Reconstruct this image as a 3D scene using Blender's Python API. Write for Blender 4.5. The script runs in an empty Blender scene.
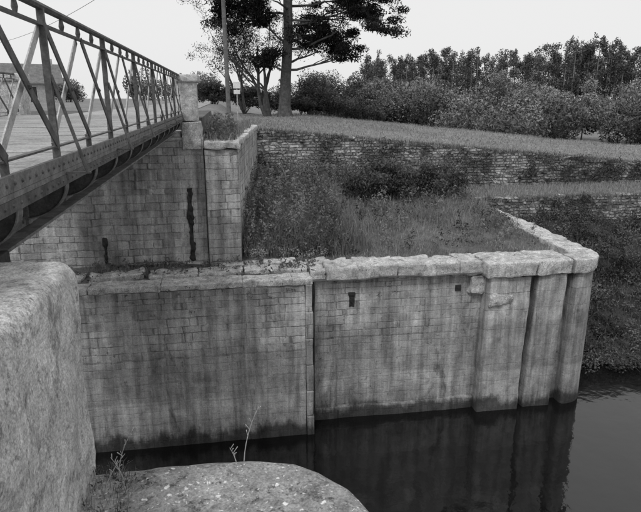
import bpy, math, random
import numpy as np
from mathutils import Vector, noise
random.seed(7); rng=np.random.default_rng(7)
S=bpy.context.scene
S.view_settings.view_transform='Standard'; S.view_settings.look='None'; S.view_settings.exposure=0
COL=S.collection
R=math.radians
# ------------------------------------------------------------ node helpers
def new_mat(name):
    m=bpy.data.materials.new(name); m.use_nodes=True
    nt=m.node_tree; nt.nodes.clear()
    o=nt.nodes.new('ShaderNodeOutputMaterial'); b=nt.nodes.new('ShaderNodeBsdfPrincipled')
    nt.links.new(b.outputs[0],o.inputs[0]); b.inputs['Roughness'].default_value=.9
    b.inputs['Specular IOR Level'].default_value=.25
    return m,nt,b
class N:
    def __init__(s,nt): s.nt=nt
    def put(s,inp,v):
        if isinstance(v,bpy.types.NodeSocket): s.nt.links.new(v,inp)
        else: inp.default_value=v
    def coord(s): return s.nt.nodes.new('ShaderNodeTexCoord').outputs['Object']
    def scale(s,vec,sc):
        n=s.nt.nodes.new('ShaderNodeMapping'); s.put(n.inputs[0],vec); n.inputs['Scale'].default_value=sc; return n.outputs[0]
    def noise(s,vec,sc,det=4,rough=.55,dist=0):
        n=s.nt.nodes.new('ShaderNodeTexNoise'); s.put(n.inputs['Vector'],vec); n.inputs['Scale'].default_value=sc
        n.inputs['Detail'].default_value=det; n.inputs['Roughness'].default_value=rough; n.inputs['Distortion'].default_value=dist
        return n.outputs['Fac']
    def noisec(s,vec,sc,det=2):
        n=s.nt.nodes.new('ShaderNodeTexNoise'); s.put(n.inputs['Vector'],vec); n.inputs['Scale'].default_value=sc
        n.inputs['Detail'].default_value=det; return n.outputs['Color']
    def vor(s,vec,sc,feat='F1',out='Distance',dim='3D'):
        n=s.nt.nodes.new('ShaderNodeTexVoronoi'); n.voronoi_dimensions=dim; s.put(n.inputs['Vector'],vec); n.inputs['Scale'].default_value=sc; n.feature=feat
        return n.outputs[out]
    def mr(s,v,a,b,c,d,smooth=False):
        n=s.nt.nodes.new('ShaderNodeMapRange'); s.put(n.inputs[0],v)
        for i,x in enumerate((a,b,c,d)): n.inputs[i+1].default_value=x
        n.clamp=True
        if smooth: n.interpolation_type='SMOOTHSTEP'
        return n.outputs[0]
    def m(s,op,a,b=0.0,c=None):
        n=s.nt.nodes.new('ShaderNodeMath'); n.operation=op; s.put(n.inputs[0],a); s.put(n.inputs[1],b)
        if c is not None: s.put(n.inputs[2],c)
        return n.outputs[0]
    def vm(s,op,a,b):
        n=s.nt.nodes.new('ShaderNodeVectorMath'); n.operation=op; s.put(n.inputs[0],a); s.put(n.inputs[1],b); return n.outputs[0]
    def sep(s,v):
        n=s.nt.nodes.new('ShaderNodeSeparateXYZ'); s.put(n.inputs[0],v); return n.outputs
    def comb(s,x,y,z):
        n=s.nt.nodes.new('ShaderNodeCombineXYZ')
        for i,a in enumerate((x,y,z)): s.put(n.inputs[i],a)
        return n.outputs[0]
    def mixf(s,f,a,b):
        n=s.nt.nodes.new('ShaderNodeMix'); n.data_type='FLOAT'; s.put(n.inputs[0],f); s.put(n.inputs[2],a); s.put(n.inputs[3],b); return n.outputs[0]
    def bump(s,h,st,dist,b,prev=None):
        n=s.nt.nodes.new('ShaderNodeBump'); n.inputs['Strength'].default_value=st; n.inputs['Distance'].default_value=dist
        s.put(n.inputs['Height'],h)
        if prev is not None: s.put(n.inputs['Normal'],prev)
        s.nt.links.new(n.outputs[0],b.inputs['Normal']); return n.outputs[0]
    def attr(s,name):
        n=s.nt.nodes.new('ShaderNodeAttribute'); n.attribute_name=name; return n.outputs['Fac']
    def color(s,b,v): s.nt.links.new(v,b.inputs['Base Color'])

def masonry(name,c1,c2,cm,bw,rh,mort=.012,distort=.03,bump=.6,waterline=False,streak=.5,gain=1.0,hide=.6):
    m,nt,b=new_mat(name); n=N(nt); co=n.coord(); s=n.sep(co)
    u=n.m('ADD',s[0],n.m('MULTIPLY',s[1],.93))
    d1=n.m('MULTIPLY',n.m('SUBTRACT',n.noise(co,1.3,2),.5),distort*2.5)
    d2=n.m('MULTIPLY',n.m('SUBTRACT',n.noise(co,9,3),.5),distort)
    dz=n.m('MULTIPLY',n.noise(n.comb(0.0,0.0,s[2]),2.1,1),rh*2.2)      # courses of unequal height
    zz=n.m('ADD',n.m('ADD',s[2],dz),n.m('ADD',d1,d2))
    t=n.m('DIVIDE',zz,rh); row=n.m('FLOOR',t); fr=n.m('FRACT',t); fe=n.m('MULTIPLY',n.m('MINIMUM',fr,n.m('SUBTRACT',1.0,fr)),rh)
    uu=n.m('ADD',u,n.m('MULTIPLY',d2,1.2))
    v=n.comb(n.m('DIVIDE',uu,bw),n.m('MULTIPLY',row,5.37),0.0)
    e=n.m('MULTIPLY',n.vor(v,1,'DISTANCE_TO_EDGE',dim='2D'),bw); cs=n.sep(n.vor(v,1,'F1','Color',dim='2D'))
    jt=n.mr(n.m('MINIMUM',fe,e),mort*.3,mort*1.5,1,0,True)
    jt=n.m('MULTIPLY',jt,n.mr(n.noise(co,4.5,4,.7),.34,.56,.25,1))
    patch=n.mr(n.noise(co,.8,5,.65),.40,.60,0,1,True)
    if waterline:
        lowz=n.mr(n.m('ADD',s[2],n.m('MULTIPLY',n.noise(co,.6,4),1.6)),2.7,3.7,1,0,True)
        patch=n.m('MAXIMUM',patch,lowz)
    col=n.mixf(cs[0],c2,c1); col=n.mixf(jt,col,cm)
    col=n.mixf(n.m('MULTIPLY',patch,hide),col,(c1+c2)*.5)
    big=n.mr(n.noise(co,.45,4,.6),.3,.7,.68,1.28)
    med=n.mr(n.noise(co,3.2,6,.7),.3,.7,.68,1.3)
    fine=n.mr(n.noise(co,38,3,.7),.3,.7,.75,1.22)
    st=n.mr(n.noise(n.scale(co,(2.6,2.6,.16)),1.6,5,.65,.3),.36,.62,1-streak,1.15)
    st2=n.mr(n.noise(n.scale(co,(9,9,.35)),1.6,3,.6,.2),.35,.6,1-streak*.3,1.06)
    col=n.m('MULTIPLY',n.m('MULTIPLY',col,big),n.m('MULTIPLY',n.m('MULTIPLY',med,st2),n.m('MULTIPLY',fine,st)))
    sp=n.mr(n.noise(co,6.5,5,.75),.60,.70,0,1)
    col=n.m('ADD',col,n.m('MULTIPLY',sp,.13*gain))
    ds=n.mr(n.noise(n.vm('ADD',co,(7.3,2.1,9.9)),8.5,4,.7),.62,.70,1,.45)
    col=n.m('MULTIPLY',col,ds)
    if waterline:
        zn=n.m('ADD',s[2],n.m('MULTIPLY',n.m('SUBTRACT',n.noise(n.scale(co,(1,1,.5)),1.2,5,.7),.5),1.3))
        wet=n.mr(zn,.18,.50,.20,1,True)
        tide=n.mr(zn,2.5,2.9,.76,1,True)
        z3=n.m('ADD',s[2],n.m('MULTIPLY',n.m('SUBTRACT',n.noise(co,1.2,4),.5),.12))
        pale=n.m('MULTIPLY',n.mr(zn,.5,1.0,0,1,True),n.mr(z3,1.22,1.27,1,0,True))
        col=n.m('MULTIPLY',n.m('MULTIPLY',col,wet),tide)
        col=n.m('MULTIPLY',col,n.m('ADD',1.0,n.m('MULTIPLY',pale,.28)))
        ztop=n.m('ADD',s[2],n.m('MULTIPLY',n.m('SUBTRACT',n.noise(n.scale(co,(3,3,.2)),1.5,5,.7),.5),2.6))
        col=n.m('MULTIPLY',col,n.mr(ztop,3.4,4.6,1,.50,True))
        drk=n.mr(n.noise(n.scale(co,(1,1,.38)),1.0,6,.72,.6),.57,.69,1,.42,True)
        col=n.m('MULTIPLY',col,drk)
    col=n.m('MULTIPLY',col,gain)
    n.color(b,col)
    h=n.m('ADD',n.m('MULTIPLY',n.m('MULTIPLY',jt,n.m('SUBTRACT',1.0,n.m('MULTIPLY',patch,.6))),-1.0),n.m('MULTIPLY',n.noise(co,14,5,.7),1.2))
    n.bump(h,bump,.02,b)
    return m

def rubble(name,gain=1.0):
    m,nt,b=new_mat(name); n=N(nt); co=n.coord(); s=n.sep(co)
    wc=n.sep(n.noisec(co,3.0,3))
    zz=n.m('ADD',s[2],n.m('MULTIPLY',n.m('SUBTRACT',wc[0],.5),.16)); rh=.125
    row=n.m('FLOOR',n.m('DIVIDE',zz,rh))
    u=n.m('ADD',n.m('ADD',s[0],s[1]),n.m('MULTIPLY',wc[1],.3))
    v=n.comb(n.m('MULTIPLY',u,3.3),n.m('MULTIPLY',row,5.37),0.0)
    e=n.vor(v,1,'DISTANCE_TO_EDGE'); cs=n.sep(n.vor(v,1,'F1','Color'))
    fr=n.m('FRACT',n.m('DIVIDE',zz,rh)); fe=n.m('MINIMUM',fr,n.m('SUBTRACT',1.0,fr))
    j=n.m('MINIMUM',n.mr(fe,.02,.22,0,1,True),n.mr(e,.0,.10,0,1,True))
    col=n.mr(cs[0],0,1,.19,.44); col=n.m('MULTIPLY',col,n.mr(j,0,1,.40,1))
    col=n.m('MULTIPLY',col,n.mr(n.noise(co,1.0,5,.7),.35,.65,.45,1.35))
    col=n.m('MULTIPLY',col,n.mr(n.noise(co,15,4,.75),.3,.7,.6,1.35))
    gap=n.mr(n.noise(n.scale(co,(1,1,2)),2.2,5,.75),.55,.66,1,.22)
    wl_=n.mr(n.noise(n.vm('ADD',co,(4,4,4)),5,4,.7),.6,.7,0,.14)
    col=n.m('MULTIPLY',n.m('MULTIPLY',n.m('ADD',col,wl_),gap),gain); n.color(b,col)
    n.bump(n.m('ADD',j,n.m('MULTIPLY',n.noise(co,12,4,.7),1.2)),1.0,.05,b); return m

def stone(name,lo,hi,bump=.8,gain=1,speck=.5,sc=1.0,dark=.6,fine=.45,lich=.24):
    m,nt,b=new_mat(name); n=N(nt); co=n.coord()
    a=n.mr(n.noise(co,1.7*sc,5,.65),.3,.7,lo,hi)
    med=n.mr(n.noise(co,7*sc,6,.7),.32,.68,.62,1.32)
    fn=n.mr(n.noise(co,65*sc,3,.7),.35,.65,1-fine,1+fine*.8)
    col=n.m('MULTIPLY',n.m('MULTIPLY',a,med),fn)
    wv=n.vm('ADD',co,n.scale(n.noisec(co,14*sc,4),(.09,.09,.09)))
    l1=n.mr(n.m('ADD',n.vor(wv,12*sc),n.m('MULTIPLY',n.noise(co,3*sc,3),.5)),.36,.42,1,0)
    l4=n.mr(n.m('ADD',n.vor(n.vm('ADD',wv,(3.3,1.2,.7)),30*sc),n.m('MULTIPLY',n.noise(co,5*sc,3),.5)),.38,.44,1,0)
    l2=n.mr(n.noise(co,15*sc,6,.75),.57,.65,0,1)
    l3=n.mr(n.noise(co,4*sc,6,.75,.4),.52,.64,0,1)
    col=n.m('ADD',col,n.m('MULTIPLY',n.m('MAXIMUM',l1,n.m('MULTIPLY',l4,.8)),lich*speck))
    col=n.m('MULTIPLY',col,n.m('SUBTRACT',1.0,n.m('MULTIPLY',l2,dark*speck)))
    col=n.m('MULTIPLY',col,n.m('SUBTRACT',1.0,n.m('MULTIPLY',l3,.5*speck)))
    col=n.m('MULTIPLY',col,gain)
    n.color(b,col)
    h=n.m('ADD',n.noise(co,12*sc,6,.7),n.m('MULTIPLY',l2,-.2))
    n.bump(h,bump,.02,b); return m

def soil(name,lo,hi,fs=25,bump=.8):
    m,nt,b=new_mat(name); n=N(nt); co=n.coord()
    a=n.mr(n.noise(co,.35,4,.6),.3,.7,lo,hi); f=n.mr(n.noise(co,fs,4,.75),.3,.7,.55,1.4); g=n.mr(n.noise(co,3.0,4,.7),.3,.7,.7,1.25)
    n.color(b,n.m('MULTIPLY',a,n.m('MULTIPLY',f,g))); n.bump(n.noise(co,fs,4,.75),bump,.06,b); return m

def leafmat(name,lo,hi,trans=.25):
    m,nt,b=new_mat(name); n=N(nt)
    c=n.mr(n.attr('tone'),0,1,lo,hi)
    nt.nodes.remove(b); o=[x for x in nt.nodes if x.type=='OUTPUT_MATERIAL'][0]
    df=nt.nodes.new('ShaderNodeBsdfDiffuse'); nt.links.new(c,df.inputs[0])
    if trans>0:
        tr=nt.nodes.new('ShaderNodeBsdfTranslucent'); nt.links.new(c,tr.inputs[0])
        mx=nt.nodes.new('ShaderNodeMixShader'); mx.inputs[0].default_value=trans
        nt.links.new(df.outputs[0],mx.inputs[1]); nt.links.new(tr.outputs[0],mx.inputs[2]); nt.links.new(mx.outputs[0],o.inputs[0])
    else: nt.links.new(df.outputs[0],o.inputs[0])
    return m

def paint(name,lo,hi,rough=.6,sc=8,metal=0):
    m,nt,b=new_mat(name); n=N(nt); co=n.coord()
    a=n.mr(n.noise(co,sc,5,.7),.35,.65,lo,hi); f=n.mr(n.noise(co,sc*9,3,.7),.3,.7,.7,1.25)
    n.color(b,n.m('MULTIPLY',a,f)); b.inputs['Roughness'].default_value=rough; b.inputs['Metallic'].default_value=metal
    n.bump(n.noise(co,sc*6,3,.7),.3,.004,b); return m

M={}
M['lockwall']=masonry('lock_wall_masonry',.44,.32,.17,.50,.20,mort=.012,waterline=True,distort=.03,gain=1.1,hide=.72,streak=.42)
M['pier']=masonry('pier_ashlar',.42,.34,.20,1.2,.50,mort=.009,waterline=True,distort=.03,streak=.42,gain=1.08,hide=.6)
M['abut']=masonry('abutment_masonry',.48,.29,.15,.46,.205,mort=.012,distort=.03,streak=.4,bump=.8,gain=1.03,hide=.45)
M['rubble']=rubble('rubble_masonry',1.15)
M['coping']=stone('coping_stone',.36,.58,gain=1.0,speck=.85,sc=.8)
M['near']=stone('lichen_concrete',.40,.56,bump=.7,gain=1.0,speck=.85,sc=1.3,dark=.5,fine=.34,lich=.18)
M['nearslab']=stone('lichen_slab',.24,.38,bump=.8,gain=1.0,speck=1.1,sc=1.0,dark=.6,fine=.34,lich=.40)
M['capstone']=stone('cap_stone',.42,.55,gain=1,speck=.4)
M['soil']=soil('grassy_soil',.09,.18)
M['banksoil']=soil('bank_soil',.035,.08)
M['field']=soil('field_grass',.16,.25,6,.5)
M['road']=soil('road_gravel',.30,.42,40,.4)
M['grass']=leafmat('grass_blades',.08,.42)
M['fieldgrass']=leafmat('field_grass_blades',.14,.36)
M['weed']=leafmat('weed_leaves',.035,.30)
M['bush']=leafmat('bush_leaves',.02,.13,.15)
M['bankl']=leafmat('bank_leaves',.02,.19,.2)
M['pine']=leafmat('pine_needles',.010,.045,0)
M['willow']=leafmat('willow_leaves',.045,.27,0)
M['poplar']=leafmat('poplar_leaves',.04,.16,0)
M['flower']=leafmat('pale_leaves',.2,.5)
M['dry']=paint('dry_stalk',.3,.45)
M['bark']=paint('bark',.05,.12,.95,6)
M['barkp']=paint('pale_bark',.16,.28,.95,3)
M['iron']=paint('painted_iron',.05,.13,.55,7)
M['ironl']=paint('pale_iron',.30,.5,.6,10)  # paler iron, for one set of railing diagonals and the sign post
M['ironm']=paint('weathered_iron',.09,.22,.6,9)
M['ironshade']=paint('dark_iron_and_shade',.015,.05,.8,6)  # dark iron; also gives the corner and groove strips their painted shade
M['wood']=paint('weathered_pole',.10,.18,.9,4)
M['white']=paint('white_paint',.6,.75,.6,5)
M['plaster']=paint('house_plaster',.32,.45,.9,1)
M['roof']=paint('roof_tiles',.12,.2,.9,2)
M['glass']=paint('window_glass',.02,.04,.2,2)
m,nt,b=new_mat('still_water'); n=N(nt); co=n.coord()
b.inputs['Base Color'].default_value=(.006,.006,.006,1); b.inputs['Roughness'].default_value=.05; b.inputs['IOR'].default_value=1.6
b.inputs['Specular IOR Level'].default_value=.5
n.bump(n.m('ADD',n.noise(co,1.2,3),n.m('MULTIPLY',n.noise(co,7,3),.15)),.22,.05,b); M['water']=m

# ------------------------------------------------------------ mesh helpers
def obj(name,V,F,mat,parent=None,smooth=False,tone=None):
    me=bpy.data.meshes.new(name)
    V=np.asarray(V,dtype=np.float32).reshape(-1,3)
    if isinstance(F,np.ndarray):
        k=F.shape[1]; nf=F.shape[0]
        me.vertices.add(len(V)); me.vertices.foreach_set('co',V.ravel())
        me.loops.add(nf*k); me.loops.foreach_set('vertex_index',F.astype(np.int32).ravel())
        me.polygons.add(nf); me.polygons.foreach_set('loop_start',np.arange(0,nf*k,k,dtype=np.int32))
        me.update(calc_edges=True)
    else:
        me.from_pydata(V.tolist(),[],F); me.update()
    if tone is not None:
        a=me.attributes.new('tone','FLOAT','POINT'); a.data.foreach_set('value',np.asarray(tone,dtype=np.float32))
    me.materials.append(mat)
    if smooth: me.polygons.foreach_set('use_smooth',[True]*len(me.polygons))
    o=bpy.data.objects.new(name,me); COL.objects.link(o)
    if parent: o.parent=parent
    return o
def empty(name):
    e=bpy.data.objects.new(name,None); COL.objects.link(e); return e
class Acc:
    def __init__(s): s.V=[]; s.F=[]
    def add(s,VF):
        V,F=VF; k=len(s.V); s.V+=list(V); s.F+=[tuple(i+k for i in f) for f in F]
    def make(s,name,mat,parent=None,smooth=False): return obj(name,s.V,s.F,mat,parent,smooth)
def axis(lo,hi,r,cell):
    n=max(1,int(math.ceil((hi-lo-2*r)/cell)))
    return [lo,lo+.35*r]+[lo+r+(hi-lo-2*r)*i/n for i in range(n+1)]+[hi-.35*r,hi]
def rbox(x0,x1,y0,y1,z0,z1,r=.03,cell=.5,amp=0,freq=1.5,warp=None,seed=0):
    ax=[axis(x0,x1,r,cell),axis(y0,y1,r,cell),axis(z0,z1,r,cell)]
    n=[len(a) for a in ax]; idx={}; V=[]; F=[]
    lo=(x0+r,y0+r,z0+r); hi=(x1-r,y1-r,z1-r)
    def g(i,j,k):
        key=(i,j,k)
        if key not in idx:
            p=[ax[0][i],ax[1][j],ax[2][k]]; q=[min(max(p[a],lo[a]),hi[a]) for a in range(3)]
            d=Vector([p[a]-q[a] for a in range(3)])
            if d.length>1e-9: d.normalize()
            v=Vector(q)+d*r
            if amp: 
                s=v*freq+Vector((seed*3.1,seed*1.7,seed))
                v=v+d*amp*(noise.noise(s)*1.2+noise.noise(s*3.1)*.6+noise.noise(s*8)*.3)
            if warp: v=Vector(warp(v))
            idx[key]=len(V); V.append(tuple(v))
        return idx[key]
    for a in range(3):
        b_,c=(a+1)%3,(a+2)%3
        for side in (0,n[a]-1):
            for i in range(n[b_]-1):
                for j in range(n[c]-1):
                    q=[]
                    for (di,dj) in ((0,0),(1,0),(1,1),(0,1)):
                        t=[0,0,0]; t[a]=side; t[b_]=i+di; t[c]=j+dj; q.append(g(*t))
                    if side==0: q.reverse()
                    F.append(tuple(q))
    return V,F
def sbox(x0,x1,y0,y1,z0,z1):
    V=[(x,y,z) for z in (z0,z1) for y in (y0,y1) for x in (x0,x1)]
    F=[(0,2,3,1),(4,5,7,6),(0,1,5,4),(2,6,7,3),(0,4,6,2),(1,3,7,5)]
    return V,F
def bar(p,q,w,t,up=(1,0,0)):
    p=Vector(p);q=Vector(q);d=(q-p).normalized();n1=Vector(up);s=d.cross(n1).normalized()*w/2;n1=n1*t/2
    V=[tuple(a+sx*s+sn*n1) for a in (p,q) for sx,sn in ((-1,-1),(1,-1),(1,1),(-1,1))]
    F=[(3,2,1,0),(4,5,6,7),(0,1,5,4),(1,2,6,5),(2,3,7,6),(3,0,4,7)]
    return V,F
def tube(pts,rad,k=8,rough=0):
    V=[];F=[];pts=[Vector(p) for p in pts]
    for i,p in enumerate(pts):
        d=(pts[min(i+1,len(pts)-1)]-pts[max(i-1,0)]).normalized()
        a=d.orthogonal().normalized() if abs(d.z)<.95 else Vector((1,0,0)); a=(a-d*a.dot(d)).normalized(); b_=d.cross(a)
        for j in range(k):
            t=2*math.pi*j/k; rr=rad[i]*(1+rough*noise.noise(p*2+Vector((math.cos(t),math.sin(t),0))*1.5))
            V.append(tuple(p+a*math.cos(t)*rr+b_*math.sin(t)*rr))
    for i in range(len(pts)-1):
        for j in range(k): F.append((i*k+j,i*k+(j+1)%k,(i+1)*k+(j+1)%k,(i+1)*k+j))
    F.append(tuple(range(k-1,-1,-1))); F.append(tuple((len(pts)-1)*k+j for j in range(k)))
    return V,F
def dome(c,nrm,r):
    c=Vector(c);nrm=Vector(nrm);a=nrm.orthogonal().normalized();b_=nrm.cross(a);V=[tuple(c+nrm*r*.8)];F=[]
    for rr,hh in ((.7,.55),(1,0)):
        for j in range(6):
            t=j*math.pi/3; V.append(tuple(c+(a*math.cos(t)+b_*math.sin(t))*r*rr+nrm*r*hh))
    for j in range(6):
        F.append((0,1+j,1+(j+1)%6)); F.append((1+j,7+j,7+(j+1)%6,1+(j+1)%6))
    return V,F
def outline_solid(out,z0,z1,r,zc,rings,amp,freq):
    out=np.array(out); c=out.mean(0); m=len(out); V=[];F=[]
    prof=[(1.0,z) for z in np.arange(z0,z1-r,zc)]
    L=np.linalg.norm(out-c,axis=1).mean()
    for a in np.linspace(0,math.pi/2,5): prof.append((1-(1-math.cos(a))*r/L,z1-r+math.sin(a)*r))
    s0=prof[-1][0]
    for i in range(1,rings): prof.append((s0*(1-i/rings),z1))
    for s,z in prof:
        for p in out:
            q=c+(p-c)*s; v=Vector((q[0],q[1],z)); e=amp*(noise.noise(v*freq)+.5*noise.noise(v*freq*3.3)+.25*noise.noise(v*freq*9))
            if z<z1-r*.5:
                d=(q-c)/np.linalg.norm(q-c); v.x+=d[0]*e; v.y+=d[1]*e
            else: v.z+=e
            V.append(tuple(v))
    for i in range(len(prof)-1):
        for j in range(m): F.append((i*m+j,i*m+(j+1)%m,(i+1)*m+(j+1)%m,(i+1)*m+j))
    V.append((c[0],c[1],z1)); k=len(V)-1; b0=(len(prof)-1)*m
    for j in range(m): F.append((b0+j,b0+(j+1)%m,k))
    return V,F
def hgrid(name,xs,ys,f,mat,parent=None):
    X,Y=np.meshgrid(xs,ys); Z=np.vectorize(f)(X,Y)
    V=np.stack([X,Y,Z],-1).reshape(-1,3); nx=len(xs); ny=len(ys)
    i,j=np.meshgrid(np.arange(nx-1),np.arange(ny-1)); a=(j*nx+i).ravel()
    F=np.stack([a,a+1,a+1+nx,a+nx],1); return obj(name,V,F,mat,parent,True)
def unit(n):
    v=rng.normal(size=(n,3)); return v/np.linalg.norm(v,axis=1,keepdims=True)
def leaves(P,size,asp=.45,droop=0):
    n=len(P); size=np.broadcast_to(size,(n,)); u=unit(n); u[:,2]-=droop; u/=np.linalg.norm(u,axis=1,keepdims=True)
    w=np.cross(u,unit(n)); w/=np.linalg.norm(w,axis=1,keepdims=True)+1e-9
    s=size[:,None]
    V=np.stack([P-u*s,P+w*s*asp,P+u*s,P-w*s*asp],1).reshape(-1,3)
    return V,np.arange(4*n).reshape(n,4)
def cloud(c,r,n,shell=.5):
    d=unit(n); k=rng.uniform(shell,1,n)**.6
    return np.array(c)+d*np.array(r)*k[:,None]
class Leaf:
    def __init__(s): s.P=[];s.S=[];s.T=[]
    def add(s,P,size,tone):
        n=len(P); s.P.append(P); s.S.append(np.broadcast_to(size,(n,))*rng.uniform(.6,1.3,n)); s.T.append(np.clip(tone+rng.normal(0,.13,n),0,1))
    def lump(s,c,r,n,size,tone,shade_grad=.25,shell=.5):
        P=cloud(c,r,n,shell); s.add(P,size,tone+shade_grad*(P[:,2]-c[2])/r[2])  # leaves paler toward the clump's top: shading put into their tone
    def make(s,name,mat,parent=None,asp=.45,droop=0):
        P=np.concatenate(s.P);V,F=leaves(P,np.concatenate(s.S),asp,droop)
        return obj(name,V,F,mat,parent,False,np.repeat(np.concatenate(s.T),4))
def blades(P,h,w,lean,tone):
    n=len(P); a=rng.uniform(0,2*math.pi,n); h=np.broadcast_to(h,(n,))*rng.uniform(.5,1.3,n); ln=rng.uniform(0,lean,n)*h
    la=rng.uniform(0,2*math.pi,n); L=np.stack([np.cos(la)*ln,np.sin(la)*ln,np.zeros(n)],1); W=np.stack([np.cos(a),np.sin(a),np.zeros(n)],1)*w/2
    up=np.zeros((n,3)); up[:,2]=h
    mid=P+up*.6+L*.35; tip=P+up+L-np.stack([np.zeros(n),np.zeros(n),ln*.3],1)
    V=np.stack([P-W,P+W,mid-W*.8,mid+W*.8,tip],1).reshape(-1,3); b_=np.arange(n)*5
    F=np.concatenate([np.stack([b_,b_+1,b_+3],1),np.stack([b_,b_+3,b_+2],1),np.stack([b_+2,b_+3,b_+4],1)])
    t=np.repeat(np.clip(tone+rng.normal(0,.18,n),0,1),5)
    return V,F,t
class Blades:
    def __init__(s): s.V=[];s.F=[];s.T=[];s.k=0
    def add(s,P,h,w,lean,tone):
        V,F,t=blades(P,h,w,lean,tone); s.V.append(V); s.F.append(F+s.k); s.T.append(t); s.k+=len(V)
    def make(s,name,mat,parent=None): return obj(name,np.concatenate(s.V),np.concatenate(s.F),mat,parent,False,np.concatenate(s.T))
def nz(x,y,s=1,o=0): return noise.noise(Vector((x*s+o,y*s-o,o*.37)))
def sm(t): t=min(max(t,0),1); return t*t*(3-2*t)

# ------------------------------------------------------------ camera / light
cam=bpy.data.cameras.new('camera'); co_=bpy.data.objects.new('camera',cam); COL.objects.link(co_); S.camera=co_
co_.location=(0,0,8.6); co_.rotation_euler=(R(74.8),0,R(-9.0)); cam.lens=32.57; cam.sensor_width=36; cam.clip_end=5000; cam.clip_start=.05
w=bpy.data.worlds.new('World'); S.world=w; w.use_nodes=True; nt=w.node_tree; nt.nodes.clear()
sky=nt.nodes.new('ShaderNodeTexSky'); sky.sky_type='NISHITA'; sky.sun_disc=False; sky.sun_elevation=R(56); sky.sun_rotation=R(-150); sky.dust_density=4
bwn=nt.nodes.new('ShaderNodeRGBToBW'); nt.links.new(sky.outputs[0],bwn.inputs[0])
mx=nt.nodes.new('ShaderNodeMix'); mx.data_type='FLOAT'; mx.inputs[0].default_value=.85; nt.links.new(bwn.outputs[0],mx.inputs[2]); mx.inputs[3].default_value=9.4
bg=nt.nodes.new('ShaderNodeBackground'); bg.inputs[1].default_value=.1; nt.links.new(mx.outputs[0],bg.inputs[0])
ow=nt.nodes.new('ShaderNodeOutputWorld'); nt.links.new(bg.outputs[0],ow.inputs[0])
sl=bpy.data.lights.new('sun','SUN'); sl.energy=1.4; sl.angle=R(14); sl.color=(1,1,1); so=bpy.data.objects.new('sun',sl); COL.objects.link(so)
az=R(-150); el=R(56); d=Vector((math.sin(az)*math.cos(el),math.cos(az)*math.cos(el),math.sin(el)))
so.rotation_euler=d.to_track_quat('Z','Y').to_euler(); so.location=(0,0,60)

obj('canal_water',[(-300,-60,0),(400,-60,0),(400,40,0),(-300,40,0)],[(0,1,2,3)],M['water'])

# ------------------------------------------------------------ lock wall
LW=empty('lock_wall')
def batter(yb,k): 
    return lambda v:(v.x,v.y+(v.z*k if v.y<yb else 0),v.z)
a=Acc(); a.add(rbox(-60,1.78,13.5,14.8,-1.5,4.10,.03,.35,.025,1.2,batter(14.2,.05))); a.make('chamber_face',M['lockwall'],LW)
a=Acc(); a.add(rbox(1.9,6.75,14.22,15.2,-1.5,4.03,.03,.35,.02,1.2,batter(14.5,.0),2)); a.make('recess_face',M['lockwall'],LW)
a=Acc()
for i in range(7):
    z=-.9+i*.715; a.add(rbox(1.785,1.97-(.0 if i%2 else .015),13.485+z*.05,14.9,z,z+.705,.02,.2,.012,2,None,i))
a.make('quoins',M['pier'],LW)
a=Acc(); a.add(rbox(1.99,2.08,14.08,14.3,-.6,4.0,.02,.3,.01,3)); a.make('corner_dark_strip',M['ironshade'],LW)  # dark strip added in the recess corner, its shade put into colour
a=Acc(); a.add(rbox(2.0,6.7,14.15,14.4,-1,.36,.08,.3,.05,2)); a.make('footing',M['lockwall'],LW)
pa=Acc()
pa.add(rbox(6.72,7.98,13.86,15.2,-1.2,3.99,.05,.2,.03,1.5,lambda v:(v.x-(3.9-v.z)*.015,v.y,v.z),1))
pa.add(rbox(8.20,9.06,13.92,15.2,-1.2,3.99,.06,.2,.03,1.5,lambda v:(v.x-(3.9-v.z)*.03,v.y,v.z),4))
pa.add(rbox(7.7,9.5,14.3,15.3,-1.2,3.95,.03,.4,.01,1.5))
out=[(9.28,20.9),(9.28,14.02),(9.33,13.93)]+[(9.38+.84*math.sin(t),14.76-.84*math.cos(t)) for t in np.linspace(.05,math.pi/2,12)]+[(10.25,16.3),(10.3,17.8),(10.35,19.3),(10.4,20.9)]
pa.add(outline_solid(out,-1.2,3.99,.03,.35,3,.02,1.5))
o=pa.make('piers',M['pier'],LW,True)
cp=Acc(); x=-9.0; i=0
while x<1.9:
    L=random.uniform(1.1,2.0); x1=min(x+L,1.97)
    if 1.97-x1<.3: x1=1.97
    cp.add(rbox(x+.004,x1-.004,13.69+random.uniform(-.01,.01),14.25+random.uniform(-.1,.1),4.10,4.26+random.uniform(-.015,.015),.025,.11,.03,2.6,None,i)); x=x1; i+=1
for (xa,xb,dy,dz) in ((2.0,2.40,.10,-.10),(2.405,3.22,0,0),(3.225,4.3,-.02,.02),(4.305,5.35,.0,0),(5.355,6.02,.02,-.02),(6.025,6.66,-.01,.01)):
    sk=random.uniform(-.03,.03)
    cp.add(rbox(xa,xb,14.1+dy,14.95+random.uniform(-.1,.15),4.03,4.39+dz,.03,.09,.05,2.6,lambda v,sk=sk,xa=xa:(v.x,v.y+sk*(v.x-xa),v.z),i)); i+=1
cp.add(rbox(6.665,8.08,13.77,14.95,3.995,4.40,.035,.09,.05,2.3,None,i))
cp.add(rbox(8.13,9.14,13.84,14.95,3.995,4.39,.035,.09,.045,2.3,None,i+1))
path=[(9.2,13.84),(9.38,13.84)]+[(9.38+.92*math.sin(t),14.76-.92*math.cos(t)) for t in np.linspace(.12,math.pi/2,12)]+[(10.36,17),(10.42,19),(10.5,21.4)]
P=[Vector((p[0],p[1],0)) for p in path]; cum=[0]
for k in range(1,len(P)): cum.append(cum[-1]+(P[k]-P[k-1]).length)
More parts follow.
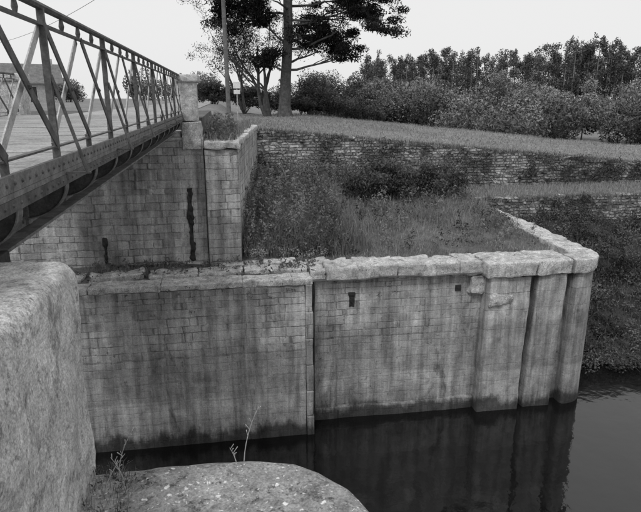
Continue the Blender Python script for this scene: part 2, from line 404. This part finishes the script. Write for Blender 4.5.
def onpath(s):
    s=min(max(s,0),cum[-1]-1e-6)
    for k in range(1,len(P)):
        if s<=cum[k]:
            t=(s-cum[k-1])/(cum[k]-cum[k-1]); p=P[k-1].lerp(P[k],t)
            d=(P[min(k+1,len(P)-1)]-P[k-1]).normalized().lerp((P[k]-P[max(k-2,0)]).normalized(),1-t).normalized()
            return p,Vector((-d.y,d.x,0))
s=0;
while s<cum[-1]-.3:
    L=1.75 if s==0 else random.uniform(.9,1.5); s1=min(s+L,cum[-1])
    def wp(v):
        p,nn=onpath(v.x); q=p+nn*v.y; return (q.x,q.y,v.z)
    dz=random.uniform(-.02,.02)
    cp.add(rbox(s+.004,s1-.004,0,.78,3.995,4.39+dz,.035,.09,.04,2.3,wp,i)); i+=1; s=s1
cp.make('coping_stones',M['coping'],LW,True)
sb=Acc()
for k,(x,y,lx,ly) in enumerate(((-.3,14.7,1.1,.6),(.8,14.75,1.0,.55),(1.6,14.7,.7,.5),(.2,15.3,1.1,.5),(1.3,15.35,.9,.5),(2.2,15.25,.8,.5),(2.9,15.25,.5,.4),(-1.5,14.7,1.2,.6),(-2.9,14.75,1.3,.6),(-4.3,14.8,1.2,.6),(3.7,15.3,.7,.4))):
    an=random.uniform(-.12,.12)
    sb.add(rbox(x-lx/2,x+lx/2,y-ly/2,y+ly/2,4.05,4.27+random.uniform(-.02,.05),.025,.1,.05,2.8,lambda v,an=an,x=x,y=y:(x+(v.x-x)*math.cos(an)-(v.y-y)*math.sin(an),y+(v.x-x)*math.sin(an)+(v.y-y)*math.cos(an),v.z+.06*(v.x-x)*an*5),k+40))
sb.make('paving_slabs',M['coping'],LW,True)
br=Acc()
br.add(rbox(6.35,6.74,14.05,14.4,3.5,3.98,.04,.08,.09,3.5,None,9)); br.add(rbox(6.80,7.45,13.82,14.1,3.2,3.5,.04,.08,.08,3.5,None,12))
br.make('broken_stones',M['coping'],LW,True)
ir=Acc(); ir.add(rbox(3.02,3.16,14.19,14.3,3.25,3.62,.02,.06,.03,6)); ir.add(rbox(3.0,3.18,14.17,14.3,3.58,3.66,.01,.1,.01,4))  # block and cap stand for a dark mark on the wall
ir.add(rbox(5.95,6.12,14.18,14.3,3.55,3.72,.015,.1,.005,4)); ir.make('iron_box_and_dark_mark',M['ironshade'],LW)

# ------------------------------------------------------------ abutment (far side)
AB=empty('bridge_abutment')
a=Acc(); a.add(rbox(-60,-.62,15.72,26,3.5,7.62,.03,.5,.015,1.5)); a.make('face',M['abut'],AB)
a=Acc(); a.add(rbox(-.60,.27,15.5,25.7,3.5,7.32,.04,.4,.02,1.5,lambda v:(v.x+(max(v.y-16,0)*.105 if v.x>0 else 0),v.y,v.z))); a.make('wing_wall',M['abut'],AB)
a=Acc()
for k,(y0,y1) in enumerate(((15.44,16.3),(16.32,17.4),(17.42,18.6),(18.62,20),(20.02,21.5),(21.52,23.4),(23.42,25.7))):
    a.add(rbox(-.62,.32,y0,y1,7.325,7.52+random.uniform(-.03,.03),.04,.15,.04,2.4,lambda v:(v.x+(max(v.y-16,0)*.105 if v.x>-.2 else 0),v.y,v.z),k))
a.add(rbox(-1.16,-.66,15.66,16.7,7.3,8.02,.04,.2,.03,2)); a.add(rbox(-60,-1.18,15.74,16.3,7.625,7.78,.03,.5,.01,2))
a.make('copings',M['coping'],AB,True)
a=Acc(); a.add(rbox(-1.28,-.72,15.75,16.35,8.02,9.02,.04,.15,.015,2)); a.add(rbox(-1.34,-.66,15.69,16.41,9.0,9.2,.05,.15,.01,2)); a.make('end_pillar',M['capstone'],AB,True)
a=Acc(); a.add(rbox(-5.5,-4.94,15.75,16.35,8.02,9.02,.04,.15,.015,2)); a.add(rbox(-5.56,-4.88,15.69,16.41,9.0,9.2,.05,.15,.01,2)); a.make('end_pillar_b',M['capstone'],AB,True)
a=Acc(); a.add(rbox(-1.10,-.99,15.68,15.78,4.3,6.3,.015,.08,.07,4.5)); a.add(rbox(-3.36,-3.28,15.69,15.78,4.3,5.0,.012,.08,.06,5)); a.make('dark_groove_strips',M['ironshade'],AB)  # solid dark strips stand for grooves; their shade is put into the colour
a=Acc(); a.add(sbox(-60,-.64,16.32,26,7.6,8.1)); a.make('fill',M['soil'],AB)

# ------------------------------------------------------------ terrain
def terr(x,y): return 4.20+.55*sm((y-15)/9)+.06*nz(x,y,.8)+.03*nz(x,y,2.7) - (0.12 if y<14.4 else 0)
def wtop(x): return min(7.5,max(5.0,7.5-.093*(x+1)))
def Ye(x): return max(31,45-.36*x)
def hfun(x,y):
    if y<25.8: return 3.8
    t=wtop(x)+.6*sm((y-26)/(Ye(x)-26))*sm(x/6)+.05*nz(x,y,.3)
    e=Ye(x); f=sm((y-e)/14)*sm((x-2)/5); t=t*(1-f)+3.4*f
    l=sm((.8-x)/1.5); t=t*(1-l)+8.1*l
    return t
def geo(a,b_,s,g):
    r=[a]; 
    while r[-1]<b_: r.append(r[-1]+s); s*=g
    return r
ysu=[25.75]+geo(25.82,2500,.6,1.07); xp=geo(1.0,2500,.5,1.07); xn=[-q for q in geo(0,2500,.5,1.1)][::-1]
hgrid('upper_ground',xn[:-1]+[0.,.5]+xp,ysu,hfun,M['field'])
hgrid('terrace_ground',np.arange(-9,10.0,.3),np.arange(14.0,26.2,.25),terr,M['soil'])
hgrid('upper_bank_path',np.arange(10.0,80,.6),np.arange(22.12,26.3,.38),lambda x,y:4.63+.04*nz(x,y,.8),M['soil'])
hgrid('terrace_corner_ground',np.arange(9.3,10.45,.2),np.arange(21.2,26.2,.3),lambda x,y:4.61+.04*nz(x,y,.8),M['soil'])
def bank(x,y): return min(3.75,max(-.8,(y-16.3-.5*nz(x,0,.35))*.66))+.18*nz(x,y,.9)
hgrid('canal_bank',np.arange(10.3,90,.4),np.arange(14.8,22.4,.3),bank,M['banksoil'])
obj('road',[(-4.9,16.4,8.115),(-1.3,16.4,8.115),(-1.6,110,8.16),(-6.5,110,8.16)],[(0,1,2,3)],M['road'])
def rw(v):
    f=(v.z-4.0)/4.0; z=4.0+f*(wtop(v.x)-.02-4.0); return (v.x,v.y+.12*f,z+(.16*nz(v.x,0,1.5)+.10*nz(v.x,3,5))*(f>.6))
a=Acc(); a.add(rbox(1.1,70,25.6,26.3,4.0,8.0,.03,.22,.09,1.8,rw)); a.make('retaining_wall',M['rubble'])
a=Acc(); a.add(rbox(10.0,70,21.75,22.3,2.8,4.66,.04,.22,.10,1.8,lambda v:(v.x,v.y+.05*v.z,v.z+.08*nz(v.x,0,1.3)))); a.make('canal_bank_wall',M['rubble'])

# ------------------------------------------------------------ near side
NS=empty('near_quay')
out=[(.7,-3.0)]+[(-.05+.75*math.cos(t),2.4+.75*math.sin(t)) for t in np.linspace(0,math.pi/2,22)]+[(-.4,3.15),(-.8,3.16),(-1.2,3.15),(-1.6,3.15),(-1.6,2),(-1.6,1),(-1.6,0),(-1.6,-1),(-1.6,-2),(-1.6,-3),(-.9,-3),(-.1,-3)]
dd=[]
for k in range(len(out)):
    p=np.array(out[k]);q=np.array(out[(k+1)%len(out)]);nn=max(1,int(np.linalg.norm(q-p)/.08))
    for j in range(nn): dd.append(tuple(p+(q-p)*j/nn))
V,F=outline_solid(dd,6.12,6.5,.10,.08,60,.025,2.4); obj('coping_slab',V,F,M['nearslab'],NS,True)
V,F=outline_solid([( -.5+(p[0]+.5)*.97,(p[1])*.985) for p in dd],-1.5,6.115,.02,.5,3,.01,1.5); obj('quay_face',V,F,M['pier'],NS,False)
a=Acc(); a.add(rbox(-2.6,-.83,-.8,3.2,6.4,7.78,.09,.05,.02,2.2)); a.make('parapet_block',M['near'],NS,True)
a=Acc(); a.add(rbox(-30,-1.62,-12,3.1,-1.5,6.4,.03,.6,.01,1)); a.add(rbox(-30,-2.62,-12,2.3,6.4,8.05,.03,.6,.01,1)); a.make('abutment_mass',M['abut'],NS)

# ------------------------------------------------------------ bridge
BR=empty('iron_footbridge')
X0=-1.1; Ya,Yb=2.3,15.7; ZL=7.72
dark=Acc(); lt=Acc(); riv=Acc(); mid=Acc()
def girder(x,s):
    mid.add(sbox(*sorted((x,x-s*.16)),Ya,Yb,8.10,8.13)); mid.add(sbox(*sorted((x,x-s*.025)),Ya,Yb,8.132,8.22))
    dark.add(sbox(*sorted((x,x-s*.015)),Ya,Yb,8.03,8.098))
    dark.add(sbox(*sorted((x-s*.34,x-s*.36)),Ya,Yb,ZL+.04,8.098))  # dark plate behind the lattice stands for the shade under the deck
    mid.add(sbox(*sorted((x-s*.20,x-s*.46)),3.2,Yb,ZL,ZL+.02)); mid.add(sbox(*sorted((x-s*.31,x-s*.338)),3.2,Yb,ZL+.022,ZL+.09))
    y=Ya+.2
    while y<Yb:
        riv.add(dome((x+s*0,y,8.175),(s,0,0),.014)); riv.add(dome((x+s*0,y+.06,8.065),(s,0,0),.012)); riv.add(dome((x-s*.308,y,ZL+.06),(s,0,0),.013)); y+=.12
    y=3.3; rr=.30
    while y<Yb-.1:
        V=[];F=[]; n_=10
        for t in range(n_+1):
            an=math.pi/2*t/n_; xx=x-s*.02-s*(rr-rr*math.cos(an)) ; z2=8.03-rr*.8*math.sin(an)
            for dyy in (-.012,.012): V+= [(xx,y+dyy,8.03),(xx,y+dyy,z2)]
        for t in range(n_):
            q=t*4; F+=[(q,q+1,q+5,q+4),(q+2,q+6,q+7,q+3),(q+1,q+3,q+7,q+5)]
        dark.add((V,F))
        for t in range(n_):
            a0=math.pi/2*t/n_; a1=math.pi/2*(t+1)/n_
            p=(x-s*.02-s*(rr-rr*math.cos(a0)),y,8.03-rr*.8*math.sin(a0)); q=(x-s*.02-s*(rr-rr*math.cos(a1)),y,8.03-rr*.8*math.sin(a1))
            mid.add(bar(p,q,.008,.09,(0,1,0)))
        mid.add(sbox(*sorted((x-s*.29,x-s*.335)),y-.035,y+.035,ZL+.03,8.09))
        y2=min(y+.98,Yb)
        mid.add(bar((x-s*.325,y+.04,ZL+.08),(x-s*.325,y2-.04,8.08),.05,.01)); mid.add(bar((x-s*.332,y+.04,8.08),(x-s*.332,y2-.04,ZL+.08),.05,.008))
        y+=.98
girder(X0,1); girder(-5.1,-1)
y=3.0
while y<Yb: dark.add(sbox(-4.7,-1.5,y-.05,y+.05,7.85,8.08)); y+=.98
def rail(x,s):
    y=2.27
    dark.add(tube([(x-s*.05,Ya,9.17),(x-s*.05,Yb+.05,9.17)],[.026,.026],8))
    dark.add(sbox(x-s*.05-.02,x-s*.05+.02,Ya,Yb,9.05,9.065)); dark.add(sbox(x-s*.05-.02,x-s*.05+.02,Ya,Yb,8.28,8.292))
    i_=0
    while y<Yb-.3:
        y1=min(y+.98,Yb)
        dark.add(sbox(x-s*.05-.02,x-s*.05+.02,y-.012,y+.012,8.13,8.30))
        if i_%2==0: dark.add(sbox(x-s*.05-.022,x-s*.05+.022,y-.016,y+.016,8.13,9.16))
        for yc in (y,y+.49): dark.add(tube([(x-s*.05,yc,9.06),(x-s*.05,yc,9.10),(x-s*.05,yc,9.16)],[.010,.020,.010],6))
        dark.add(bar((x-s*.05+.018,y,9.05),(x-s*.05+.018,y1,8.29),.06,.01)); lt.add(bar((x-s*.05-.02,y,8.29),(x-s*.05-.02,y1,9.05),.06,.01))
        ym=(y+y1)/2
        riv.add(dome((x-s*.05+.023,ym,8.67),(1,0,0),.022))
        if i_%2==0: dark.add(tube([(x+s*.14,y,8.11),(x-s*.03,y,8.75)],[.012,.012],6)); dark.add(sbox(*sorted((x,x+s*.16)),y-.02,y+.02,8.10,8.112))
        y+=.98; i_+=1
rail(X0,1); rail(-5.1,-1)
dark.make('girders_and_rails',M['iron'],BR); lt.make('light_diagonals',M['ironl'],BR); riv.make('rivets',M['iron'],BR)
mid.make('flanges_and_brackets',M['ironm'],BR)
a=Acc(); y=Ya
while y<Yb:
    y1=min(y+.22,Yb+.3); a.add(sbox(-5.07,-1.13,y,y1-.006,8.135,8.205+random.uniform(-.004,.006))); y=y1
a.make('deck_planks',M['road'],BR)
a=Acc(); a.add(rbox(-1.7,-1.2,2.8,3.3,7.70,7.80,.01,.1)); a.make('bearing_plate',M['ironshade'],BR)

# ------------------------------------------------------------ vegetation : terrace
g=Blades()
def scat(n,x0,x1,y0,y1,f,dens=None):
    P=[]
    for _ in range(n):
        x=random.uniform(x0,x1);y=random.uniform(y0,y1)
        if dens and random.random()>dens(x,y): continue
        P.append((x,y,f(x,y)-.01))
    return np.array(P)
def dg(x,y): return min(1,max(.05,.65+1.3*nz(x,y,.9)))*sm((y-14.7)/.9)
P=scat(50000,2.2,9.75,14.7,25.6,terr,dg); g.add(P,.12,.013,.9,.55+.4*np.array([nz(p[0],p[1],.6) for p in P]))
P=scat(18000,.3,9.75,18,25.6,terr,lambda x,y:dg(x,y)*(.25+max(0,nz(x,y,1.6,5))*2.2)); g.add(P,.42,.014,.8,.5+.4*np.array([nz(p[0],p[1],.6) for p in P]))
P=scat(12000,-8,2.6,14.3,15.7,terr,lambda x,y:max(0,.25+1.2*nz(x,y,1.3))); g.add(P,.13,.012,.9,.4)
P=scat(3000,-.55,1.0,15.6,25.5,lambda x,y:7.5,lambda x,y:1 if x<.2+(y-16)*.1 else 0); g.add(P,.3,.014,.8,.35)
P=scat(14000,10.0,30,22.2,25.7,lambda x,y:4.64); g.add(P,.16,.016,.9,.7)
P=scat(5000,10.2,30,21.9,22.3,lambda x,y:4.6); g.add(P,.2,.016,1.2,.3)
g.make('terrace_grass',M['grass'])
f=Blades()
P=scat(26000,1.0,34,25.9,46,hfun,lambda x,y:1 if y<Ye(x)+1 else 0); f.add(P,.12,.03,.9,.55+.4*np.array([nz(p[0],p[1],.3) for p in P]))
P=scat(7000,1.2,34,25.68,26.0,lambda x,y:wtop(x)-.08); f.add(P,.26,.02,1.4,.05)
f.make('field_grass',M['fieldgrass'])
wl=Leaf(); wb=Blades()
def weed(x,y,h,tone,z=None):
    z=terr(x,y) if z is None else z; n_=int(26*h+10); lx,ly=random.uniform(-.2,.2)*h,random.uniform(-.2,.2)*h
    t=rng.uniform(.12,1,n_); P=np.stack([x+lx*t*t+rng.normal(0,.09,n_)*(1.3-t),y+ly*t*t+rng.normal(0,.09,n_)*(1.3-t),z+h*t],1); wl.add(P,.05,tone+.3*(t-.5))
for _ in range(2600):
    x=random.uniform(.45,9.6); y=random.uniform(15.9,25.4)
    d=1.0 if x<3.6+(y-16)*.1 else .08+.6*max(0,nz(x,y,.7))+(.6 if y>22 else 0)
    if random.random()>d: continue
    hh=(1.25 if x<3.4 else (1.1 if y>23 else .6))*random.uniform(.45,1.35)*(sm((y-15.3)/1.5)*.7+.3)
    weed(x,y,hh,.42+.7*nz(x,y,.8))
for _ in range(330):
    x=random.uniform(1.5,24)
    if nz(x,0,.5)<-.05: continue
    z=random.uniform(4.8,wtop(x)); wl.add(cloud((x,25.5,z),(.3,.12,.3),36,.2),.05,.2)
for _ in range(240):
    x=random.uniform(10.4,24)
    if nz(x,7,.6)<.0: continue
    wl.add(cloud((x,21.8,random.uniform(3.5,4.7)),(.28,.12,.25),36,.2),.05,.25)
P=scat(24000,.35,4.2,15.9,25.2,terr,lambda x,y:.2+.8*sm((4.2-x)/1.2)); wb.add(P,.85*np.clip((P[:,1]-15.2)/1.5,.3,1),.014,.45,.4)
wb.make('tall_weeds_stems',M['grass'])
for _ in range(110): weed(random.uniform(-5,2.2),random.uniform(14.4,15.6),random.uniform(.08,.28),.4)
for _ in range(70): weed(random.uniform(-.5,.2),random.uniform(15.9,20),random.uniform(.2,.7),.35,7.5)
for _ in range(60): weed(random.uniform(2.0,9.5),random.uniform(14.6,15.2),random.uniform(.06,.2),.4)
for _ in range(26):
    x=random.uniform(-3,6.5); yy=13.68 if x<1.8 else 14.15; wl.add(cloud((x,yy,random.uniform(3.5,4.2)),(.09,.05,.06),16,.1),.022,.3)
wl.make('tall_weeds',M['weed'])
fl=Leaf()
for _ in range(80):
    x=random.uniform(.4,2.6); y=random.uniform(15.6,16.6); fl.add(cloud((x,y,terr(x,y)+.2),(.13,.13,.14),22,.2),.03,.4)
fl.make('pale_leaved_weeds',M['flower'])
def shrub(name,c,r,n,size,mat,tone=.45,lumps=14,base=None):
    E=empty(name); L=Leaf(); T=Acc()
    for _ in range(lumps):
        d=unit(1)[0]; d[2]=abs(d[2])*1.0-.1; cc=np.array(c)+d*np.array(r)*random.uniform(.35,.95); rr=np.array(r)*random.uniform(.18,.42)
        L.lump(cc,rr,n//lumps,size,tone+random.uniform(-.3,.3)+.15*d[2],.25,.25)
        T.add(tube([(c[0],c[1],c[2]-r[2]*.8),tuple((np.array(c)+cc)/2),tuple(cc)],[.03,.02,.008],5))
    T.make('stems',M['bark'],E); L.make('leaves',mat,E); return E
shrub('bramble_bush',(6.3,22.3,5.2),(1.8,1.2,1.0),7500,.06,M['bush'],.5,30)
shrub('bramble_bush',(8.2,22.8,5.2),(1.4,1.1,1.0),6000,.06,M['bush'],.55,26)
shrub('bramble_bush',(4.2,23.5,5.0),(1.4,1.0,.7),4500,.06,M['weed'],.5,22)
L=Leaf()
for _ in range(1500):
    x=random.uniform(10.6,24); y=random.uniform(15.6,22.0); z=max(bank(x,y),.02)
    if y<16.2 and bank(x,y)<-.4: continue
    r=random.uniform(.2,.55)*(1.2 if nz(x,y,.6,3)>.1 else .8); L.lump((x,y,z+.15),(r,r,r*.9),60,.05,.35+.9*nz(x,y,.9),.35,.3)
L.make('bank_ivy',M['bankl'])
b2=Blades(); P=scat(5000,10.5,24,16.1,21.7,lambda x,y:max(0,bank(x,y))); b2.add(P,.6,.012,.8,.1); b2.make('bank_grass',M['grass'])
a=Acc()
for _ in range(30):
    x=random.uniform(11.5,18); p=Vector((x,16.1,.4)); pts=[p]
    d=Vector((random.uniform(-.5,.5),-1,random.uniform(-.1,.5)))
    for k in range(4): pts.append(pts[-1]+d*random.uniform(.12,.28)); d.z-=.2; d.x+=random.uniform(-.3,.3)
    a.add(tube(pts,[.012,.01,.008,.006,.003],4))
a.make('overhanging_twigs',M['bark'])

# ------------------------------------------------------------ trees
def branch(T,tips,p,d,L,r,depth,spread=.7,up=.15,grav=0):
    pts=[Vector(p)];rad=[r]; d=Vector(d).normalized(); n_=5
    for k in range(n_):
        d=(d+Vector((random.gauss(0,.16),random.gauss(0,.16),random.gauss(0,.12)+up*.15-grav*.1))).normalized()
        pts.append(pts[-1]+d*L/n_); rad.append(r*(1-.62*(k+1)/n_))
    T.add(tube(pts,rad,7 if depth>1 else 5))
    if depth==0: tips.append(pts[-1]); tips.append(pts[-2]); return
    for k in range(random.choice((3,4))):
        i_=random.choice((2,3,4,5)); dd=(d+Vector(unit(1)[0])*spread).normalized()
        branch(T,tips,pts[i_],dd,L*random.uniform(.5,.7),rad[i_]*.62,depth-1,spread,up,grav)
    tips.append(pts[-1])
random.seed(21)
E=empty('pine_tree'); T=Acc(); tips=[]
bx,by,bz=3.9,39.9,7.5
tr=[Vector((bx,by,bz-.3)),Vector((bx+.0,by,bz+.6)),Vector((bx+.1,by,bz+2.5)),Vector((bx+.3,by,bz+5)),Vector((bx+.3,by,bz+8)),Vector((bx+.5,by,bz+11)),Vector((bx+.5,by,bz+14))]
T.add(tube(tr,[.60,.40,.35,.31,.28,.20,.08],12,.1))
def pt(z):
    for k in range(1,len(tr)):
        if z<=tr[k].z-bz: 
            t=(z-(tr[k-1].z-bz))/(tr[k].z-tr[k-1].z); return tr[k-1].lerp(tr[k],t)
    return tr[-1]
limbs=[(2.9,-15,5.8,.12),(3.3,25,4.6,.25),(2.7,190,2.2,.3),(4.2,-5,6.2,.18),(4.6,170,3.2,.25),(5.0,40,6.0,.2),(5.5,-35,6.4,.18),(6.0,5,7.4,.15),(6.3,175,4.4,.25),(6.6,-110,4,.2),(6.8,20,7.4,.12),(7.1,-18,7.4,.15),(7.6,185,5.2,.15),(7.3,90,4.5,.2),(7.9,2,7.6,.05),(8.3,160,5,.1),(8.6,-70,4.8,.2),(8.9,12,7.0,.1),(9.4,150,4.6,.1),(9.8,-15,6,.1),(10.5,190,4.2,.2),(11.2,100,3.5,.3),(11.8,-20,3.5,.3),(12.6,170,3,.4),(13.2,30,2.5,.5)]
for (z,an,L,up) in limbs:
    branch(T,tips,pt(z),(math.cos(R(an)),math.sin(R(an)),up),L*.62,.09,2,.65,.1)
T.make('trunk_and_limbs',M['bark'],E)
L=Leaf()
for t in tips:
    if random.random()<.06: continue
    r=random.uniform(.45,.95); L.lump(tuple(t+Vector((0,0,.15))),(r,r,r*.5),135,.11,.4+random.uniform(-.2,.2),.3,.1)
L.make('needles',M['pine'],E,asp=.32)
def dtree(name,x,y,z,h,r,lean,leafn,size,mat,depth=3,spread=.75,tone=.4,stems=3):
    E=empty(name);T=Acc();tips=[]
    for k in range(stems):
        branch(T,tips,(x+random.uniform(-.2,.2),y,z-.2),(lean+random.uniform(-.35,.35),random.uniform(-.3,.3),1),h*random.uniform(.5,.62),r,depth,spread,.3)
    T.make('trunk_and_limbs',M['bark'],E); L=Leaf()
    for t in tips:
        if leafn: L.add(cloud(tuple(t),(.45,.45,.4),leafn,.0),size,tone+random.uniform(-.2,.2))
    if leafn: L.make('leaves',mat,E)
dtree('thorn_tree',2.8,41,7.6,8.2,.15,-.3,22,.065,M['bush'],3,.8,.3,4)
dtree('thorn_tree',1.4,46,8.0,7.5,.11,-.1,18,.065,M['bush'],3,.8,.3,3)
for (px,py,pz,rx,rz,tn) in ((1.5,50,8.3,2.2,1.4,.3),(5.0,52,8,2.4,1.5,.25),(7.6,51,8,2.2,1.7,.3),(10.0,54,7.5,2.5,1.8,.35),(-1,56,8.6,2,1.4,.3),(13,56,7,2.6,2.0,.4),(5.9,42.5,7.9,1.2,.7,.3),(-3.2,75,8.8,3,1.8,.35),(7.5,60,9,2.8,2.6,.3),(11,64,9,3.2,2.6,.4),(-30,82,8.8,3.4,2.2,.35),(-21,86,8.8,2.6,2.0,.35)):
    shrub('hedge_bush',(px,py,pz),(rx,rx*.8,rz),4600,.10,M['bush'],tn,20)
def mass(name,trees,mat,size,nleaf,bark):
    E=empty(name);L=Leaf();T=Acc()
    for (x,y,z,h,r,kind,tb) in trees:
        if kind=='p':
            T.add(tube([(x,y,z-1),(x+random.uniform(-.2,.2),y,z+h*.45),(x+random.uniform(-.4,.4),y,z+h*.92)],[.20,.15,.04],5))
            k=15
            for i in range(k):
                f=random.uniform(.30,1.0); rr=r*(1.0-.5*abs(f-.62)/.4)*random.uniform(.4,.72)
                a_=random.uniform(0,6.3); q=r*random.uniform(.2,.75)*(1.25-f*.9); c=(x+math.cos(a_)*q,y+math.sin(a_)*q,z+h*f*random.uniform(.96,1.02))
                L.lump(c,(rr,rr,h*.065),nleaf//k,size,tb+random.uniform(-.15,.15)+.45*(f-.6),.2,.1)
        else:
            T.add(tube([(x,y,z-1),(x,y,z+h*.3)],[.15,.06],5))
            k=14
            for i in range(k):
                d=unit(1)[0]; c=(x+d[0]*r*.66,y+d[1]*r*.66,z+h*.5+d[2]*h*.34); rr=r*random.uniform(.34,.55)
                L.lump(c,(rr,rr,rr*.95),nleaf//k,size,tb+random.uniform(-.12,.12)+.15*d[2],.34,.7)  # upper lumps paler: crown shading put into the leaf tone
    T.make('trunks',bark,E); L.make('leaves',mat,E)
def wpt(px,t):
    l=(px-320)/597.; return (t*(.1564+.9877*l),t*(.9877-.1564*l))
tw=[]
for k in range(44):
    px=random.uniform(362,700); t=random.uniform(60,108); x,y=wpt(px,t); far=(t-60)/48
    tw.append((x,y,3.3,random.uniform(4.2,6.4)+5.0*far*random.uniform(.5,1.15),random.uniform(2.2,4.6),'w',.45+random.uniform(-.4,.35)))
for k in range(18):
    px=random.uniform(300,440); t=random.uniform(80,112); x,y=wpt(px,t); tw.append((x,y,4,random.uniform(6,8.8),random.uniform(2.4,3.6),'w',.3+random.uniform(-.25,.25)))
mass('willow_thicket',tw,M['willow'],.17,2700,M['bark'])
tp=[]
for k in range(230):
    u=random.random(); px=710-u*350; t=112+u*86+random.uniform(0,60); x,y=wpt(px,t)
    h=random.uniform(14.5,19.0)+ (t-112-u*86)*.045+1.5*nz(px,0,.02)
    tp.append((x,y,4,h,random.uniform(2.0,3.9),'p',.42+random.uniform(-.3,.3)))
mass('poplar_plantation',tp,M['poplar'],.29,840,M['barkp'])
tl=[]
for k in range(40):
    px=random.uniform(-120,330); t=random.uniform(150,260); x,y=wpt(px,t); tl.append((x,y,8,random.uniform(4,9),random.uniform(3,5),'w',.4))
mass('distant_trees',tl,M['willow'],.4,800,M['bark'])

# ------------------------------------------------------------ utility pole, sign, houses
E=empty('utility_pole'); a=Acc(); a.add(tube([(.15,30.3,7.9),(.1,30.3,12),(.05,30.3,17)],[.11,.10,.08],10)); 
a.add(bar((-.6,30.2,16.4),(.75,30.2,16.4),.08,.08,(0,1,0))); a.make('pole',M['wood'],E)
a=Acc()
for xx in (-.5,-.15,.3,.65): a.add(tube([(xx,30.2,16.44),(xx,30.2,16.52),(xx,30.2,16.58)],[.02,.045,.03],8))
a.make('insulators',M['white'],E)
a=Acc(); pts=[]
for k in range(21):
    t=k/20; pts.append((-.5-22*t,30.2+32*t,16.6-3.2*t-4.5*t*(1-t)))
a.add(tube(pts,[.014]*21,4)); a.make('wire',M['iron'],E)
E=empty('road_sign'); a=Acc(); a.add(tube([(.55,28.5,7.6),(.55,28.5,9.35)],[.025,.025],8)); a.make('post',M['ironl'],E)
a=Acc(); a.add(rbox(.38,.72,28.44,28.47,9.05,9.35,.01,.1)); a.add(rbox(.40,.70,28.44,28.47,8.8,8.98,.01,.1)); a.make('panel',M['white'],E)
def house(x,y,z,wd,dp,eh,rh,rot):
    E=empty('stone_house'); E.location=(x,y,z); E.rotation_euler=(0,0,R(rot))
    w2,d2=wd/2,dp/2
    V=[(-w2,-d2,0),(w2,-d2,0),(w2,d2,0),(-w2,d2,0),(-w2,-d2,eh),(w2,-d2,eh),(w2,d2,eh),(-w2,d2,eh),(-w2,0,eh+rh),(w2,0,eh+rh)]
    obj('walls',V,[(0,1,5,4),(2,3,7,6),(1,2,6,9,5),(3,0,4,8,7)],M['plaster'],E)
    o_=.35; zz=-o_*rh/d2
    V=[];F=[]
    for s in (-1,1):
        k=len(V)
        for dz in (.02,.16):
            V+=[(-w2-o_,s*(d2+o_),eh+zz+dz),(w2+o_,s*(d2+o_),eh+zz+dz),(w2+o_,0,eh+rh+dz),(-w2-o_,0,eh+rh+dz)]
        F+=[(k,k+1,k+2,k+3),(k+4,k+5,k+6,k+7),(k,k+1,k+5,k+4),(k+1,k+2,k+6,k+5),(k+3,k,k+4,k+7)]
    obj('roof',V,F,M['roof'],E)
    a=Acc(); a.add(sbox(w2-1.2,w2-.6,-.3,.3,eh+rh-.4,eh+rh+.9)); a.make('chimney',M['plaster'],E)
    a=Acc(); b_=Acc()
    for k in range(3):
        xx=-w2+wd*(k+.5)/3
        z0=0 if k==1 else .9; a.add(sbox(xx-.45,xx+.45,-d2-.03,-d2+.05,z0,2.2)); b_.add(sbox(xx-.58,xx+.58,-d2-.06,-d2-.002,2.21,2.36))
        b_.add(sbox(xx-.58,xx-.46,-d2-.06,-d2-.002,z0,2.2)); b_.add(sbox(xx+.46,xx+.58,-d2-.06,-d2-.002,z0,2.2))
    a.add(sbox(w2-.05,w2+.03,-.5,.5,1,2.2))
    a.make('windows_and_door',M['glass'],E); b_.make('frames',M['capstone'],E)
house(-28.0,94,8,7.5,6.5,2.8,2.5,20); house(-37,98,8,7,6,2.6,2.2,-25)

a=Acc()
def stalk(x,y,z,h,lx,ly,heads=True):
    pts=[(x+lx*t*t,y+ly*t*t,z+h*t) for t in np.linspace(0,1,8)]
    a.add(tube(pts,[.0035*(1.1-.7*t) for t in np.linspace(0,1,8)],5))
    if heads:
        for k in range(5):
            t=.55+.1*k; p=Vector((x+lx*t*t,y+ly*t*t,z+h*t)); q=p+Vector((random.uniform(-.03,.03),random.uniform(-.02,.02),.03)); a.add(tube([p,q],[.0015,.003],4))
stalk(-.70,3.05,6.45,.33,.10,.0); stalk(-.75,2.9,6.45,.25,.12,.05); stalk(.02,3.1,6.42,.42,.10,0); stalk(-.02,3.1,6.42,.16,-.04,0); stalk(-.66,3.0,6.45,.2,-.06,0)
a.make('dry_stalks',M['dry'])
l=Leaf(); 
for _ in range(30):
    x=random.uniform(-.83,-.5); y=random.uniform(2.2,3.12); l.add(cloud((x,y,6.52),(.05,.05,.03),16,.1),.012,.3)
l.make('moss_tufts',M['weed'])
bb=Blades(); P=np.array([(random.uniform(-.84,-.6),random.uniform(2.1,3.12),6.48) for _ in range(420)]); bb.add(P,.09,.004,.9,.35); bb.make('near_grass_tufts',M['grass'])
print('done')
